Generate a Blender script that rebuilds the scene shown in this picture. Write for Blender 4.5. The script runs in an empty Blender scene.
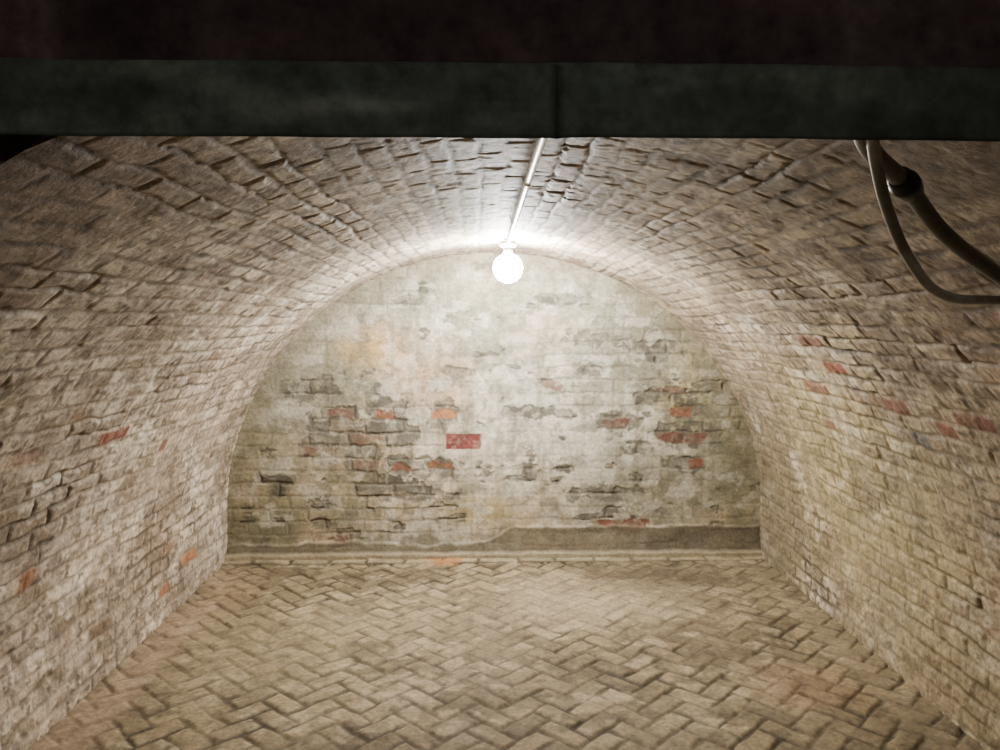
import bpy, bmesh, math
import numpy as np
from mathutils import Vector

# ------------------------------------------------------------------ helpers
def hsh(ix, iy, seed):
    ix = ix.astype(np.int64); iy = iy.astype(np.int64)
    h = (ix*374761393 + iy*668265263 + seed*1442695041) & 0xFFFFFFFF
    h = ((h ^ (h >> 13))*1274126177) & 0xFFFFFFFF
    h = ((h ^ (h >> 15))*2246822519) & 0xFFFFFFFF
    h = h ^ (h >> 16)
    return (h & 0xFFFFFF)/float(0xFFFFFF)
def vn(x, y, seed=0):
    x0 = np.floor(x); y0 = np.floor(y)
    fx = x-x0; fy = y-y0
    fx = fx*fx*(3-2*fx); fy = fy*fy*(3-2*fy)
    a = hsh(x0, y0, seed); b = hsh(x0+1, y0, seed)
    c = hsh(x0, y0+1, seed); d = hsh(x0+1, y0+1, seed)
    return (a*(1-fx)+b*fx)*(1-fy)+(c*(1-fx)+d*fx)*fy
def fbm(x, y, seed=0, o=4):
    s = 0; a = 1; t = 0
    for i in range(o):
        s = s + a*vn(x*2**i+i*17.3, y*2**i+i*9.1, seed+i*7); t += a; a *= .55
    return s/t
def ss(a, b, x):
    t = np.clip((x-a)/(b-a), 0, 1); return t*t*(3-2*t)
def mixc(c, col, m):
    return c*(1-m[..., None]) + np.array(col)*m[..., None]
def blob(x, y, cx, cy, rx, ry, seed=3, w=.35, fr=7.):
    d = np.sqrt(((x-cx)/rx)**2+((y-cy)/ry)**2)
    return ss(1.15, .8, d + w*2*(fbm(x*fr, y*fr, seed)-.5))
def sblob(x, y, cx, cy, rx, ry, seed=3, w=.5, fr=7.):
    d = np.sqrt(((x-cx)/rx)**2+((y-cy)/ry)**2)
    return ss(1.5, .3, d + w*2*(fbm(x*fr, y*fr, seed)-.5))

def grid_object(name, P, C, mat, flip=False):
    nu, nv = P.shape[:2]
    me = bpy.data.meshes.new(name)
    idx = np.arange(nu*nv).reshape(nu, nv)
    q = np.stack([idx[:-1, :-1], idx[1:, :-1], idx[1:, 1:], idx[:-1, 1:]], -1).reshape(-1, 4)
    if flip: q = q[:, ::-1]
    nf = len(q)
    me.vertices.add(nu*nv); me.vertices.foreach_set("co", P.reshape(-1).astype(np.float32))
    me.loops.add(nf*4); me.loops.foreach_set("vertex_index", q.reshape(-1).astype(np.int32))
    me.polygons.add(nf)
    me.polygons.foreach_set("loop_start", (np.arange(nf)*4).astype(np.int32))
    me.polygons.foreach_set("loop_total", np.full(nf, 4, dtype=np.int32))
    me.polygons.foreach_set("use_smooth", np.ones(nf, dtype=bool))
    me.update(); me.validate()
    ca = me.color_attributes.new("Col", 'FLOAT_COLOR', 'POINT')
    cc = np.ones((nu*nv, 4), dtype=np.float32); cc[:, :3] = np.clip(C.reshape(-1, 3), 0.003, 1)
    ca.data.foreach_set("color", cc.reshape(-1))
    me.materials.append(mat)
    ob = bpy.data.objects.new(name, me); bpy.context.collection.objects.link(ob)
    return ob

def masonry_mat(name, rough=.85, bump=.5, fine=55., contrast=.35, spec=.3):
    m = bpy.data.materials.new(name); m.use_nodes = True
    nt = m.node_tree; b = nt.nodes["Principled BSDF"]
    at = nt.nodes.new("ShaderNodeAttribute"); at.attribute_name = "Col"
    tc = nt.nodes.new("ShaderNodeTexCoord")
    n1 = nt.nodes.new("ShaderNodeTexNoise"); n1.inputs["Scale"].default_value = fine
    n1.inputs["Detail"].default_value = 7; n1.inputs["Roughness"].default_value = .65
    n2 = nt.nodes.new("ShaderNodeTexNoise"); n2.inputs["Scale"].default_value = fine*.28
    n2.inputs["Detail"].default_value = 5
    for n in (n1, n2): nt.links.new(tc.outputs["Object"], n.inputs["Vector"])
    mr = nt.nodes.new("ShaderNodeMapRange"); mr.inputs[1].default_value = .3; mr.inputs[2].default_value = .7
    mr.inputs[3].default_value = 1-contrast; mr.inputs[4].default_value = 1+contrast*.6
    nt.links.new(n1.outputs["Fac"], mr.inputs[0])
    mr2 = nt.nodes.new("ShaderNodeMapRange"); mr2.inputs[1].default_value = .3; mr2.inputs[2].default_value = .7
    mr2.inputs[3].default_value = 1-contrast*.6; mr2.inputs[4].default_value = 1+contrast*.4
    nt.links.new(n2.outputs["Fac"], mr2.inputs[0])
    mu = nt.nodes.new("ShaderNodeMath"); mu.operation = 'MULTIPLY'
    nt.links.new(mr.outputs[0], mu.inputs[0]); nt.links.new(mr2.outputs[0], mu.inputs[1])
    vm = nt.nodes.new("ShaderNodeVectorMath"); vm.operation = 'SCALE'
    nt.links.new(at.outputs["Color"], vm.inputs[0]); nt.links.new(mu.outputs[0], vm.inputs["Scale"])
    nt.links.new(vm.outputs[0], b.inputs["Base Color"])
    bp = nt.nodes.new("ShaderNodeBump"); bp.inputs["Strength"].default_value = bump
    bp.inputs["Distance"].default_value = .006
    nt.links.new(n1.outputs["Fac"], bp.inputs["Height"]); nt.links.new(bp.outputs[0], b.inputs["Normal"])
    b.inputs["Roughness"].default_value = rough
    b.inputs["Specular IOR Level"].default_value = spec
    return m

def simple_mat(name, col, rough=.5, metal=0., nscale=40., var=.25, bump=.1):
    m = bpy.data.materials.new(name); m.use_nodes = True
    nt = m.node_tree; b = nt.nodes["Principled BSDF"]
    tc = nt.nodes.new("ShaderNodeTexCoord")
    n1 = nt.nodes.new("ShaderNodeTexNoise"); n1.inputs["Scale"].default_value = nscale; n1.inputs["Detail"].default_value = 5
    nt.links.new(tc.outputs["Object"], n1.inputs["Vector"])
    cr = nt.nodes.new("ShaderNodeValToRGB")
    cr.color_ramp.elements[0].position = .3; cr.color_ramp.elements[1].position = .7
    cr.color_ramp.elements[0].color = (*[c*(1-var) for c in col], 1)
    cr.color_ramp.elements[1].color = (*[min(1, c*(1+var)) for c in col], 1)
    nt.links.new(n1.outputs["Fac"], cr.inputs[0]); nt.links.new(cr.outputs[0], b.inputs["Base Color"])
    bp = nt.nodes.new("ShaderNodeBump"); bp.inputs["Strength"].default_value = bump; bp.inputs["Distance"].default_value = .003
    nt.links.new(n1.outputs["Fac"], bp.inputs["Height"]); nt.links.new(bp.outputs[0], b.inputs["Normal"])
    b.inputs["Roughness"].default_value = rough; b.inputs["Metallic"].default_value = metal
    return m

def running_bond(u, v, ch, bl, seed, warp=.010, jw=.005, soft=.010):
    uw = u + warp*2*(fbm(u*1.6+3, v*1.6, seed, 3)-.5)*2 + .012*(vn(v*9, u*9, seed+5)-.5) + .009*(vn(v*24, u*24, seed+7)-.5)
    vw = v + warp*2*(fbm(u*3+8, v*3, seed+2, 3)-.5) + .018*(vn(v*11, u*11, seed+6)-.5) + .012*(vn(v*26, u*26, seed+8)-.5)
    row = np.floor(uw/ch); fu = uw/ch-row
    off = .5*np.mod(row, 2) + .45*(hsh(row, row*0, seed+9)-.5)
    cv = vw/bl+off
    colr = np.floor(cv); fv = cv-colr
    d = np.minimum(np.minimum(fu, 1-fu)*ch, np.minimum(fv, 1-fv)*bl)
    r = [hsh(colr, row, seed+30+i) for i in range(5)]
    jv = jw*(.3+1.2*r[0]) + .016*(fbm(u*22, v*22, seed+50, 3)-.5)
    m = ss(jv, jv+soft, d)
    return m, row, colr, fu, fv, r, d

# ------------------------------------------------------------------ dimensions
XC, A, B, Z0 = .10, 1.67, 1.60, .30
D0, D1 = 1.0, 4.85

th = np.linspace(math.pi, 0, 4001)
px = np.concatenate([[XC-A], XC+A*np.cos(th), [XC+A]])
pz = np.concatenate([[-.03], Z0+B*np.sin(th), [-.03]])
sl = np.concatenate([[0], np.cumsum(np.hypot(np.diff(px), np.diff(pz)))])
L = sl[-1]
NU = 940; NV = 620
s = np.linspace(0, L, NU)
X = np.interp(s, sl, px); Z = np.interp(s, sl, pz)
tx = np.gradient(X, s); tz = np.gradient(Z, s)
ln = np.hypot(tx, tz); nx = tz/ln; nz = -tx/ln
yv = np.linspace(D0, D1+.02, NV)
U, V = np.meshgrid(s, yv, indexing='ij')
XX = np.repeat(X[:, None], NV, 1); ZZ = np.repeat(Z[:, None], NV, 1)

CH, BL = .068, .208
m, row, colr, fu, fv, r, d = running_bond(U, V, CH, BL, 11, warp=.014, jw=.0015, soft=.013)
fill = ss(.34, .58, fbm(U*2.2, V*2.2, 77, 5))
deeprow = (hsh(row, row*0, 401) > .80)*ss(.42, .6, fbm(U*1.2, V*1.2, 404, 3))*ss(3.8, 2.4, V)
chip = ss(.60, .68, fbm(U*11, V*11, 410, 4))
flat = (1-.50*ss(1.25, 1.75, ZZ))*(1-.30*ss(2.4, 1.4, V))
h = m*(.0018+.0025*(1-fill)+.0026*r[1]) + (fu-.5)*.0022*(r[2]-.35) + (fv-.5)*.0028*(r[3]-.5)
h -= (r[4] > .98)*m*.006
h -= chip*.0030
h -= deeprow*(1-m)*.009
h += .006*(fbm(U*14, V*14, 81, 4)-.5) + .003*(fbm(U*42, V*42, 82, 2)-.5)
h = h*flat + .030*(fbm(U*1.0, V*1.2, 83, 3)-.5)
base = np.zeros(U.shape+(3,)); base[:] = (.68, .575, .44)
tone = .84+.27*r[0]; base *= tone[..., None]
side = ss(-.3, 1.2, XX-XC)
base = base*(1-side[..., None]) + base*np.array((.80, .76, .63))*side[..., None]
dirt = ss(.40, .68, fbm(U*2.6, V*2.6, 91, 6))
base = mixc(base, (.32, .245, .17), dirt*.65)
pk = ss(.48, .7, fbm(U*1.7, V*1.7, 98, 3))
base = mixc(base, (.66, .46, .31), pk*.30)
wt = ss(.50, .64, fbm(U*6.0, V*6.0, 99, 5))
base = mixc(base, (.86, .77, .63), wt*.50)
spots = ss(.54, .66, fbm(U*13, V*9, 95, 5))
base = mixc(base, (.19, .135, .085), spots*.60)
dk = ss(.50, .60, fbm(U*5, V*3.2, 94, 6))
base = mixc(base, (.22, .165, .115), dk*.45)
specks = ss(.60, .68, fbm(U*34, V*28, 96, 3))
base = mixc(base, (.11, .08, .05), specks*.70)
base = mixc(base, (.16, .11, .07), chip*.40)
jcol = mixc(np.zeros(base.shape)+np.array((.10, .075, .05)), (.42, .335, .24), fill*.72)
jm = (1-m)*(.50+.50*ss(.35, .55, fbm(U*6, V*6, 97, 3)))
base = base*(1-jm[..., None])+jcol*jm[..., None]
dg = sblob(V, ZZ, 3.5, .75, .8, .5, 12, .6)*(XX > XC)
base = mixc(base, (.48, .39, .16), dg*.40)
dg = sblob(V, ZZ, 2.7, .25, .9, .4, 19, .6)*(XX > XC)
base = mixc(base, (.27, .21, .105), dg*.6)
dg = ss(.46, .60, fbm(U*3, V*3, 140, 6))*ss(1.4, .5, ZZ)*(XX > XC)
base = mixc(base, (.18, .145, .08), dg*.65)
front_dark = ss(2.4, 1.0, V)*ss(.7, 1.7, ZZ)  # darker brown towards the mouth and the upper vault
base = mixc(base, (.22, .165, .125), front_dark*.45)
mouth = sblob(XX, V, -.75, 1.0, .32, .30, 143, .5)
base = mixc(base, (.07, .05, .04), mouth*.8)
bare = [(-1, 2.95, 1.05, .11, (.20, .055, .035)), (-1, 3.55, .93, .05, (.24, .11, .07)), (-1, 4.19, .195, .11, (.42, .18, .075)),
        (-1, 3.86, .12, .07, (.34, .16, .085)), (-1, 3.2, .217, .10, (.19, .13, .08)), (-1, 2.65, .58, .05, (.30, .14, .07)),
        (1, 3.08, 1.28, .10, (.28, .085, .05)), (1, 3.44, 1.165, .11, (.29, .105, .055)), (1, 3.11, 1.416, .12, (.26, .12, .08)),
        (1, 2.5, 1.16, .06, (.25, .085, .05)), (1, 2.31, 1.186, .10, (.20, .08, .052)), (1, 2.77, 1.16, .10, (.21, .10, .07)),
        (1, 2.72, 1.06, .06, (.12, .11, .10)), (1, 3.5, 1.02, .05, (.25, .13, .08))]
for sd, by, bz, hl, bc in bare:
    sel = (XX-XC)*sd > 0
    dist = (V-by)**2+(ZZ-bz)**2 + (~sel)*100
    k = np.unravel_index(np.argmin(dist), dist.shape)
    one = (row == row[k]) & sel & (np.abs(ZZ-bz) < .2)
    ev = ss(hl, hl-.012, np.abs(V-by)+.02*(fbm(V*20, ZZ*20, 117, 3)-.5))
    eu = ss(.0, .012, np.minimum(fu, 1-fu)*CH)
    mk = one*ev*eu*(.75+.25*ss(.34, .46, fbm(V*16, ZZ*16, 119, 3)))
    base = mixc(base, bc, mk*.96)
rb = (hsh(colr, row, 501) > .990)
base = mixc(base, (.28, .15, .09), rb*m*.6*ss(.46, .6, fbm(U*12, V*12, 131, 3)))
rb = (hsh(colr, row, 502) > .93)
base = mixc(base, (.20, .15, .10), rb*m*.6*ss(.42, .6, fbm(U*12, V*12, 135, 3)))

vault_mat = masonry_mat("whitewashed_brick", rough=.68, bump=.75, contrast=.46, spec=.4)
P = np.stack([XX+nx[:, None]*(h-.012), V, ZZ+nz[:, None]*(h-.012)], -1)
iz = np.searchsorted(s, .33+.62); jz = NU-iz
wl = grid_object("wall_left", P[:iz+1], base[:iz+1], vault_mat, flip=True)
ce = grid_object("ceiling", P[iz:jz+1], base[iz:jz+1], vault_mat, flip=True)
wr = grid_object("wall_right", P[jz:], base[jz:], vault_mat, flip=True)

# ------------------------------------------------------------------ rear wall
NX, NZ = 680, 400
x = np.linspace(XC-A-.04, XC+A+.04, NX); z = np.linspace(-.03, 1.99, NZ)
GX, GZ = np.meshgrid(x, z, indexing='ij')
m, row, colr, fu, fv, r, d = running_bond(GZ, GX, .0795, .236, 201, warp=.012, jw=.002, soft=.012)
K = .006224
def wx(p): return (p-480)*K
def wz(p): return (560-p)*K
patches = [(305,387,28,12),(345,434,34,20),(380,488,30,10),(410,495,36,8),(395,430,34,13),(440,412,14,14),(545,413,34,6),
           (600,496,36,8),(622,424,26,9),(688,437,28,12),(655,350,24,10),(320,525,14,7),
           (425,468,42,9),(690,466,17,8),(600,340,30,6),(692,410,14,11),
           (281,485,10,10),(660,396,24,8),(352,458,20,16),(455,520,18,6),(385,405,20,10),(340,415,16,10),(560,470,14,4),
           (455,370,14,6),(405,300,14,8),(560,300,22,6),(640,450,16,7)]
ex = np.zeros(GX.shape)
for i, (a, b, c, e) in enumerate(patches):
    ex = np.maximum(ex, blob(GX, GZ, wx(a), wz(b), c*K, e*K, 300+i, 1.1, 14.))
ex = np.maximum(ex, ss(.68, .73, fbm(GX*6, GZ*12, 333, 5)))
plaster = 1-ex
thick = ss(.33, .56, fbm(GX*1.7, GZ*1.7, 334, 4))
h = m*(.002+.004*r[1])*(.3+.45*(1-thick)+.9*ex) + .006*plaster + .006*(fbm(GX*12, GZ*12, 210, 5)-.5)
h += .03*(fbm(GX*1.2, GZ*1.2, 212, 3)-.5) + (fu-.5)*.003*(r[2]-.4)
base = np.zeros(GX.shape+(3,)); base[:] = (.37, .34, .25)
base *= (.95+.08*r[0])[..., None]
def tint(cx, cy, rx, ry, col, a, sd):
    global base
    base = mixc(base, col, sblob(GX, GZ, wx(cx), wz(cy), rx*K, ry*K, sd, .9, 3.5)*a)
base = mixc(base, (.20, .19, .13), ss(.42, .64, fbm(GX*2.6, GZ*2.6, 220, 6))*.8)
base = mixc(base, (.56, .515, .405), ss(.48, .64, fbm(GX*3.4, GZ*4.0, 224, 6))*.7)
base = mixc(base, (.52, .36, .20), ss(.50, .68, fbm(GX*2.1, GZ*2.1, 228, 5))*.5)
tint(365, 345, 34, 22, (.58, .36, .13), .85, 1)
tint(420, 375, 45, 40, (.52, .33, .19), .6, 2)
tint(335, 480, 80, 45, (.42, .33, .20), .6, 3)
tint(460, 480, 60, 60, (.57, .46, .31), .6, 4)
tint(540, 455, 90, 60, (.58, .53, .42), .65, 5)
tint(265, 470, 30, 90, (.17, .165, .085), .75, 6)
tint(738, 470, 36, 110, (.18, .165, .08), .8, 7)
tint(690, 390, 25, 60, (.42, .34, .15), .6, 8)
tint(560, 350, 80, 35, (.26, .255, .205), .55, 9)
tint(400, 310, 80, 35, (.31, .29, .22), .55, 10)
tint(320, 380, 60, 40, (.22, .21, .14), .6, 17)
tint(480, 512, 50, 12, (.40, .30, .12), .7, 14)
tint(250, 530, 70, 28, (.16, .15, .085), .7, 15)
tint(640, 505, 90, 25, (.24, .21, .125), .6, 16)
tint(670, 330, 50, 30, (.24, .22, .15), .5, 31)
st = ss(.50, .72, fbm(GX*16, GZ*1.1, 240, 4))
base = mixc(base, (.18, .16, .09), st*.48)
sm = ss(.55, .63, fbm(GX*11, GZ*16, 243, 5))
base = mixc(base, (.17, .155, .11), sm*.55)
sm = ss(.55, .64, fbm(GX*9, GZ*12, 247, 5))
base = mixc(base, (.64, .59, .48), sm*.42)
base = mixc(base, (.15, .13, .09), (1-m)*.45*(1-thick*.75))
bcol = np.zeros(base.shape); bcol[:] = (.125, .112, .082); bcol *= (.6+.8*r[3])[..., None]
bcol = mixc(bcol, (.18, .11, .075), (r[4] > .92)*1.)
bcol = bcol*m[..., None] + np.array((.10, .088, .066))*(1-m[..., None])
exs = ex*(.50+.50*ss(.38, .55, fbm(GX*20, GZ*20, 249, 3)))
base = base*(1-exs[..., None]*.92)+bcol*exs[..., None]*.92
edge = ex*(1-ex)*4
base = mixc(base, (.09, .08, .06), edge*.45)
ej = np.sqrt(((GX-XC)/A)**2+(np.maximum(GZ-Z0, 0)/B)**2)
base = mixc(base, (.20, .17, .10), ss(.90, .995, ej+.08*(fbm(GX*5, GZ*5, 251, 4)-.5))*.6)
reds = [(463,442,(.15,.040,.032)),(387,416,(.25,.105,.05)),(441,416,(.37,.165,.065)),(347,415,(.16,.08,.058)),
        (397,472,(.16,.075,.045)),(437,470,(.22,.095,.048)),(625,425,(.14,.068,.048)),(675,438,(.145,.066,.043)),
        (693,438,(.155,.07,.05)),(690,466,(.19,.075,.043)),(692,411,(.23,.10,.055)),(612,524,(.20,.085,.052)),
        (640,524,(.19,.085,.055)),(445,562,(.42,.20,.08))]
for a, b, c in reds:
    dist = (GX-wx(a))**2+(GZ-wz(b))**2
    k = np.unravel_index(np.argmin(dist), dist.shape)
    if a != 463:
        mk = ((row == row[k]) & (colr == colr[k]))*m*blob(GX, GZ, wx(a), wz(b), 17*K, 8*K, 256, .8, 14.)
        mk = mk*(.55+.45*ss(.4, .55, fbm(GX*30, GZ*30, 258, 3)))
    else:
        cx_, cz_ = wx(463), wz(442)
        dd = np.maximum(np.abs(GX-cx_)/(18*K), np.abs(GZ-cz_)/(8.*K))
        mk = ss(1.05, .92, dd+.12*(fbm(GX*25, GZ*25, 259, 2)-.5))
        mk = mk*(.82+.18*ss(.4, .55, fbm(GX*30, GZ*30, 258, 3)))
    base = mixc(base, c, mk)
    h = h-mk*.004
top = .190+.025*(fbm(GX*3, GX*0, 260, 4)-.5)*2 - .100*ss(.25, .0, GX) + .03*(fbm(GX*14, GZ*14, 262, 3)-.5)
band = ss(top+.010, top-.008, GZ)
h = h*(1-band*.5)+band*(.010+.016*ss(.15, 0., GZ))
bc = np.zeros(base.shape); bc[:] = (.125, .102, .066); bc *= (.45+1.1*fbm(GX*6, GZ*9, 264, 5))[..., None]
base = base*(1-band[..., None]*.85)+bc*band[..., None]*.85
foot = ss(.042, .030, GZ+.014*(fbm(GX*9, GX*0, 268, 3)-.5))
h = h+foot*.03
base = mixc(base, (.38, .315, .20), foot*.75)
back_mat = masonry_mat("peeling_limewash_brick", rough=.8, bump=.5, contrast=.38, spec=.3)
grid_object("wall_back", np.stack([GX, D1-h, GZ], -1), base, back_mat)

# ------------------------------------------------------------------ floor, herringbone
x = np.arange(-2.5, 2.6, .0075)
y = np.concatenate([np.arange(-2.0, 1.7, .025), np.arange(1.7, D1+.03, .0075)])
GX, GY = np.meshgrid(x, y, indexing='ij')
w = .095
xw = GX + .030*(fbm(GX*2, GY*2, 601, 3)-.5)+.012*(vn(GX*12, GY*12, 605)-.5); yw = GY + .030*(fbm(GX*2+5, GY*2, 603, 3)-.5)+.012*(vn(GX*12, GY*12, 606)-.5)
a = (xw-yw)/math.sqrt(2)/w; b = (-xw-yw)/math.sqrt(2)/w
i = np.floor(a); j = np.floor(b); fa = a-i; fb = b-j
sI = np.mod(i-j, 4)
hor = sI < 2
l = np.where(hor, fa+(sI == 1), fb+(sI == 2)); sh_ = np.where(hor, fb, fa)
oi = np.where(sI == 1, i-1, i); oj = np.where(sI == 2, j-1, j)
bk = yw > D1-.125
kcol = np.floor(xw/.235); fk = xw/.235-kcol
l = np.where(bk, fk*2, l); sh_ = np.where(bk, (yw-(D1-.125))/.125, sh_)
oi = np.where(bk, kcol+900, oi); oj = np.where(bk, 77, oj)
d = np.minimum(np.minimum(l, 2-l), np.minimum(sh_, 1-sh_))*w
r = [hsh(oi, oj, 610+q) for q in range(6)]
jv = .001+.004*r[0]+.015*(fbm(GX*20, GY*20, 620, 3)-.5)
m = ss(jv, jv+.011, d)
dust = ss(.40, .66, fbm(GX*1.8, GY*1.8, 630, 5))
h = m*(.005+.005*r[1])+(l-1)*.004*(r[2]-.5)*2+(sh_-.5)*.004*(r[3]-.5)*2+.003*dust*(1-m)
h += .007*(fbm(GX*18, GY*18, 640, 4)-.5)+.02*(fbm(GX*1.1, GY*1.1, 642, 2)-.5)+.012*bk
base = np.zeros(GX.shape+(3,)); base[:] = (.25, .195, .112)
base *= (.72+.50*r[4])[..., None]
base = mixc(base, (.35, .285, .18), dust*.45)
base = mixc(base, (.130, .098, .058), ss(.44, .66, fbm(GX*2.3, GY*2.3, 650, 6))*.65)
base = mixc(base, (.095, .072, .042), ss(.52, .64, fbm(GX*13, GY*13, 652, 5))*.6)
base = mixc(base, (.46, .38, .25), ss(.57, .67, fbm(GX*10, GY*10, 653, 5))*.45)
jc = mixc(np.zeros(base.shape)+np.array((.050, .038, .022)), (.15, .115, .07), dust*.7)
jm = (1-m)*(.60+.40*ss(.35, .55, fbm(GX*7, GY*7, 655, 3)))
base = base*(1-jm[..., None])+jc*jm[..., None]
def ft(cx, cy, rx, ry, col, am, sd):
    global base
    base = mixc(base, col, sblob(GX, GY, cx, cy, rx, ry, sd, .8, 4.)*am)
ft(1.37, 3.05, .20, .16, (.24, .11, .06), .28, 21)
ft(-1.40, 4.2, .2, .35, (.32, .20, .12), .3, 22)
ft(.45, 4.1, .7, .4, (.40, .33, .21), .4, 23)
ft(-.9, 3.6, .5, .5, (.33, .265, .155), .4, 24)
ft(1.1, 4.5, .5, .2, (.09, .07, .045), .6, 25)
ft(-1.50, 3.0, .12, 1.5, (.40, .28, .19), .5, 26)
ft(1.66, 3.2, .10, 1.5, (.28, .22, .135), .5, 27)
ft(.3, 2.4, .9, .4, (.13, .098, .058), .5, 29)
base = mixc(base, (.38, .315, .20), bk*m*.5)
ft(-.2, 4.79, .10, .07, (.45, .20, .08), .9, 28)
floor_mat = masonry_mat("worn_floor_brick", rough=.75, bump=.6, contrast=.42, spec=.3)
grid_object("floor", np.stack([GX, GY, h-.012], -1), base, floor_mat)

# ------------------------------------------------------------------ front room shell
dark_plaster = simple_mat("grimy_plaster", (.09, .072, .06), .9, 0, 6, .4, .3)
mouth_mat = simple_mat("sooty_brick", (.10, .077, .062), .9, 0, 14, .5, .5)
def box(name, lo, hi, mat):
    bm = bmesh.new(); bmesh.ops.create_cube(bm, size=1)
    for v in bm.verts:
        v.co = Vector([lo[k]+(v.co[k]+.5)*(hi[k]-lo[k]) for k in range(3)])
    me = bpy.data.meshes.new(name); bm.to_mesh(me); bm.free(); me.materials.append(mat)
    o = bpy.data.objects.new(name, me); bpy.context.collection.objects.link(o); return o
box("wall_entry_left", (-2.6, -2.0, 0), (-2.4, 1.0, 2.6), dark_plaster)
box("wall_entry_right", (2.5, -2.0, 0), (2.7, 1.0, 2.6), dark_plaster)
box("wall_entry_rear", (-2.6, -2.2, 0), (2.7, -2.0, 2.6), dark_plaster)
box("ceiling.001", (-2.6, -2.2, 2.6), (2.7, 1.0, 2.75), dark_plaster)

bm = bmesh.new()
mc, ma, mb = .18, 1.65, 1.56
inner = [(mc-ma, 0.)]+[(mc+ma*math.cos(t), .3+mb*math.sin(t)) for t in np.linspace(math.pi, 0, 97)]+[(mc+ma, 0.)]
outer = []
for (ix, iz_) in inner:
    dx, dz = ix-mc, iz_-.3
    if iz_ <= .3: outer.append((-2.4 if dx < 0 else 2.5, iz_)); continue
    k = 1e9
    if dx < 0: k = min(k, (-2.4-mc)/dx)
    if dx > 0: k = min(k, (2.5-mc)/dx)
    if dz > 0: k = min(k, (2.6-.3)/dz)
    outer.append((mc+dx*k, .3+dz*k))
rng = np.random.RandomState(4)
ring = []
for (p, q) in zip(inner, outer):
    jx, jz = rng.uniform(-.004, .004, 2)
    bx = mc+(p[0]-mc)*1.05; bz_ = .3+(p[1]-.3)*1.05 if p[1] > .3 else p[1]
    ring.append([bm.verts.new((p[0]+jx, .97, p[1]+(jz if p[1] > 0 else 0))), bm.verts.new((bx, 1.01, bz_)),
                 bm.verts.new((q[0], 1.01, q[1])), bm.verts.new((q[0], .97, q[1]))])
for a_, b_ in zip(ring[:-1], ring[1:]):
    for k in range(4):
        bm.faces.new((a_[k], b_[k], b_[(k+1) % 4], a_[(k+1) % 4]))
bmesh.ops.recalc_face_normals(bm, faces=bm.faces)
me = bpy.data.meshes.new("wall_front"); bm.to_mesh(me); bm.free(); me.materials.append(mouth_mat)
bpy.context.collection.objects.link(bpy.data.objects.new("wall_front", me))

def seg(p, q, n):
    return [(p[0]+(q[0]-p[0])*t, p[1]+(q[1]-p[1])*t) for t in np.linspace(0, 1, n)]
pr = seg((.97, 2.59), (.97, 1.742), 12)+seg((.966, 1.738), (.925, 1.713), 8)+seg((.92, 1.7105), (.92, 1.793), 16)+seg((.922, 1.796), (.935, 1.799), 5)+seg((.936, 1.803), (.936, 2.59), 70)
pr = np.array(pr)
xs = np.arange(-2.39, 2.49, .01)
GX = np.repeat(xs[:, None], len(pr), 1); PY = np.repeat(pr[None, :, 0], len(xs), 0); PZ = np.repeat(pr[None, :, 1], len(xs), 0)
front = ss(.965, .93, PY)
n = fbm(GX*6, PZ*6, 701, 4)-.5
seam = ss(.006, .001, np.abs(GX-.092))*(PZ < 1.796)
PY2 = PY - front*n*.008 + seam*.006
PZ2 = PZ + .006*(fbm(GX*2.5, GX*0, 703, 3)-.5)*2*ss(1.9, 1.8, PZ)
C = np.zeros(GX.shape+(3,)); C[:] = (.085, .056, .062)
C = mixc(C, (.22, .17, .18), ss(.5, .75, fbm(GX*12, PZ*2, 705, 4))*.6)
C = mixc(C, (.035, .026, .03), ss(.45, .65, fbm(GX*2, PZ*3, 707, 4))*.7)
lowm = (PZ < 1.7975)*1.
C = mixc(C, (.080, .105, .092), lowm)
C = mixc(C, (.24, .29, .245), lowm*ss(.42, .7, fbm(GX*3, PZ*14, 711, 4))*.8)
C = mixc(C, (.045, .05, .046), lowm*ss(.1, .6, GX)*.6)
C = mixc(C, (.02, .022, .02), seam)
lintel_mat = masonry_mat("painted_lintel", rough=.8, bump=.4, fine=30, contrast=.5, spec=.2)
grid_object("lintel_beam", np.stack([GX, PY2, PZ2], -1), C, lintel_mat, flip=True)

# ------------------------------------------------------------------ conduit, lamp, cables
steel = simple_mat("galvanised_conduit", (.68, .68, .68), .36, .6, 30, .2, .05)
hose = simple_mat("grey_rubber_hose", (.075, .072, .06), .42, 0, 60, .3, .15)
black = simple_mat("black_coupling", (.025, .025, .023), .45, 0, 60, .3, .15)
greyc = simple_mat("grey_pvc", (.24, .235, .205), .35, 0, 40, .2, .1)
white = simple_mat("white_plastic", (.7, .7, .68), .4, 0, 40, .1, .05)
def empty(name, loc=(0, 0, 0)):
    e = bpy.data.objects.new(name, None); e.location = loc; e.empty_display_size = .05
    bpy.context.collection.objects.link(e); return e
def tube(name, pts, rad, mat, parent=None):
    cu = bpy.data.curves.new(name, 'CURVE'); cu.dimensions = '3D'; cu.bevel_depth = rad; cu.bevel_resolution = 6
    cu.resolution_u = 16; cu.use_fill_caps = True
    sp = cu.splines.new('BEZIER'); sp.bezier_points.add(len(pts)-1)
    for bp_, p in zip(sp.bezier_points, pts):
        bp_.co = p; bp_.handle_left_type = bp_.handle_right_type = 'AUTO'
    o = bpy.data.objects.new(name, cu); bpy.context.collection.objects.link(o)
    bpy.context.view_layer.update()
    dg_ = bpy.context.evaluated_depsgraph_get()
    me = bpy.data.meshes.new_from_object(o.evaluated_get(dg_)); me.name = name
    bpy.data.objects.remove(o)
    me.materials.clear(); me.materials.append(mat)
    for p in me.polygons: p.use_smooth = True
    o = bpy.data.objects.new(name, me); bpy.context.collection.objects.link(o)
    if parent: o.parent = parent
    return o
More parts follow.
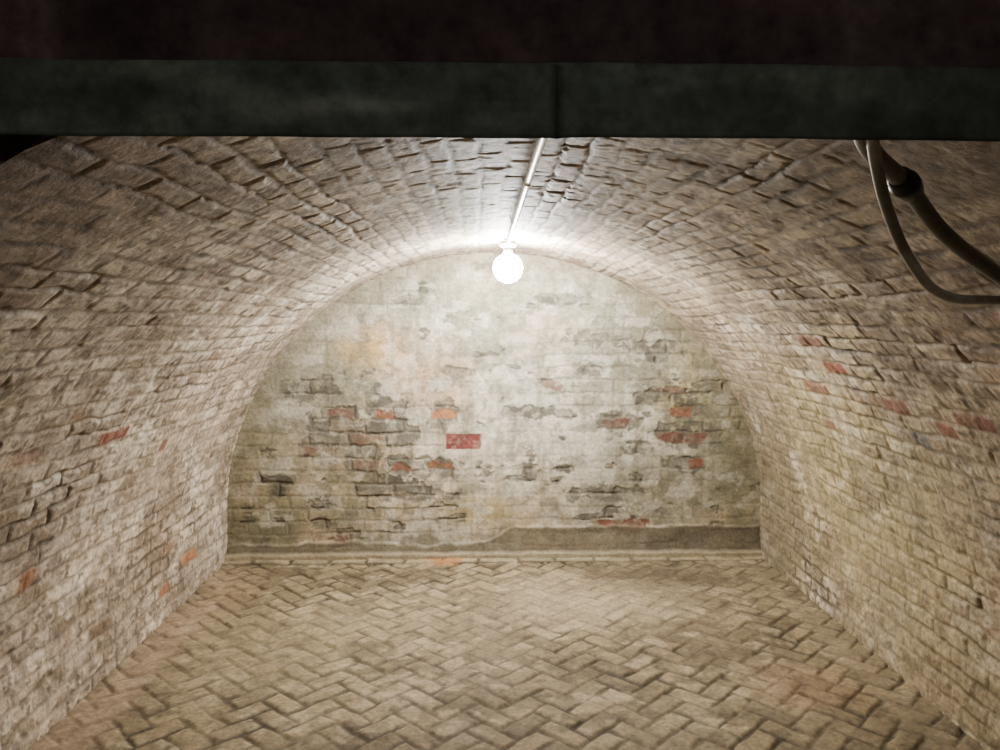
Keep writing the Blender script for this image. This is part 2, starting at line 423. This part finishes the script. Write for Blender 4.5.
def lathe(name, prof, origin, axis, mat, parent=None, n=32):
    ax = Vector(axis).normalized(); q = Vector((0, 0, 1)).rotation_difference(ax)
    bm = bmesh.new(); rings = []
    for (rr, t) in prof:
        rings.append([bm.verts.new(Vector(origin)+q @ Vector((rr*math.cos(2*math.pi*k/n), rr*math.sin(2*math.pi*k/n), t))) for k in range(n)])
    for a_, b_ in zip(rings[:-1], rings[1:]):
        for k in range(n): bm.faces.new((a_[k], a_[(k+1) % n], b_[(k+1) % n], b_[k]))
    bm.faces.new(rings[0][::-1]); bm.faces.new(rings[-1])
    bmesh.ops.recalc_face_normals(bm, faces=bm.faces)
    me = bpy.data.meshes.new(name); bm.to_mesh(me); bm.free(); me.materials.append(mat)
    for p in me.polygons: p.use_smooth = len(p.vertices) == 4
    o = bpy.data.objects.new(name, me); bpy.context.collection.objects.link(o)
    if parent: o.parent = parent
    return o

LX, LY = .145, 4.05
con = empty("electrical_conduit")
tube("pipe", [(.132, .965, 1.878), (.132, 1.8, 1.880), (.136, 2.7, 1.882), (.143, LY-.03, 1.882)], .0105, steel, con)
for k, yy in enumerate((1.35, 2.2, 3.05)):
    tube("saddle_clip_%d" % (k+1), [(.116, yy, 1.900), (.122, yy, 1.884), (.133, yy, 1.869), (.144, yy, 1.884), (.150, yy, 1.900)], .002, steel, con)

lamp = empty("ceiling_light_bulb")
lathe("mount_box", [(.040, 0), (.043, .004), (.043, .024), (.039, .028), (.03, .032)], (LX, LY, 1.900), (0, 0, -1), white, lamp)
lathe("lamp_holder", [(.020, 0), (.021, .02), (.024, .024), (.024, .036), (.019, .04)], (LX, LY, 1.872), (0, 0, -1), white, lamp)
em = bpy.data.materials.new("lit_frosted_glass"); em.use_nodes = True
eb = em.node_tree.nodes["Principled BSDF"]
eb.inputs["Base Color"].default_value = (.95, .97, 1, 1)
eb.inputs["Emission Color"].default_value = (1.0, .985, .955, 1)
eb.inputs["Emission Strength"].default_value = 1000
R = .076
pf = [(.018, 0), (.022, .010)]+[(R*math.sin(t), .010+R*.84-R*math.cos(t)) for t in np.linspace(.45, math.pi-.05, 14)]
pf = sorted([(a_, max(b_, 0)) for a_, b_ in pf], key=lambda q: q[1])
lathe("glass_globe", pf, (LX, LY, 1.836), (0, 0, -1), em, lamp, n=24)

c1 = empty("power_cable")
A_ = [(.471, .975, 1.773), (.533, 1.08, 1.741), (.654, 1.2, 1.706), (.775, 1.3, 1.645), (.933, 1.4, 1.584), (1.115, 1.5, 1.52), (1.29, 1.6, 1.41)]
tube("sheath", A_, .0135, hose, c1)
dv2 = (Vector(A_[3])-Vector(A_[1])).normalized()
lathe("coupling", [(.014, -.030), (.018, -.027), (.020, -.010), (.022, -.008), (.022, .008), (.020, .010), (.018, .027), (.014, .030)], A_[2], dv2, black, c1)
c2 = empty("power_cable.001")
B_ = [(.484, .975, 1.767), (.5455, 1.08, 1.72), (.6045, 1.15, 1.653), (.680, 1.22, 1.588), (.775, 1.3, 1.543), (.933, 1.4, 1.534), (1.115, 1.5, 1.535), (1.30, 1.6, 1.42)]
tube("sheath", B_, .0085, greyc, c2)

el = empty("added_fill_lamp")  # added fill lamp, unseen behind the camera, lifts lintel and near vault
lathe("base", [(.09, 0), (.095, .01), (.095, .03), (.085, .035)], (.3, -1.2, 2.6), (0, 0, -1), white, el)
em2 = em.copy(); em2.name = "fill_diffuser_warm"
e2 = em2.node_tree.nodes["Principled BSDF"]
e2.inputs["Emission Color"].default_value = (1, .88, .78, 1); e2.inputs["Emission Strength"].default_value = 190
lathe("fill_diffuser", [(.082, 0), (.08, .03), (.065, .055), (.03, .07), (.004, .073)], (.3, -1.2, 2.565), (0, 0, -1), em2, el, n=20)

# ------------------------------------------------------------------ world + camera
wd = bpy.data.worlds.new("dark_surroundings"); bpy.context.scene.world = wd; wd.use_nodes = True
wd.node_tree.nodes["Background"].inputs[0].default_value = (.02, .02, .02, 1)
wd.node_tree.nodes["Background"].inputs[1].default_value = .2
cam = bpy.data.cameras.new("camera"); co = bpy.data.objects.new("camera", cam)
bpy.context.collection.objects.link(co)
co.location = (0, 0, 1.5); co.rotation_euler = (math.radians(90-4.1), 0, math.radians(-1.47))
cam.lens = 28.08; cam.sensor_width = 36; cam.clip_start = .02
bpy.context.scene.camera = co
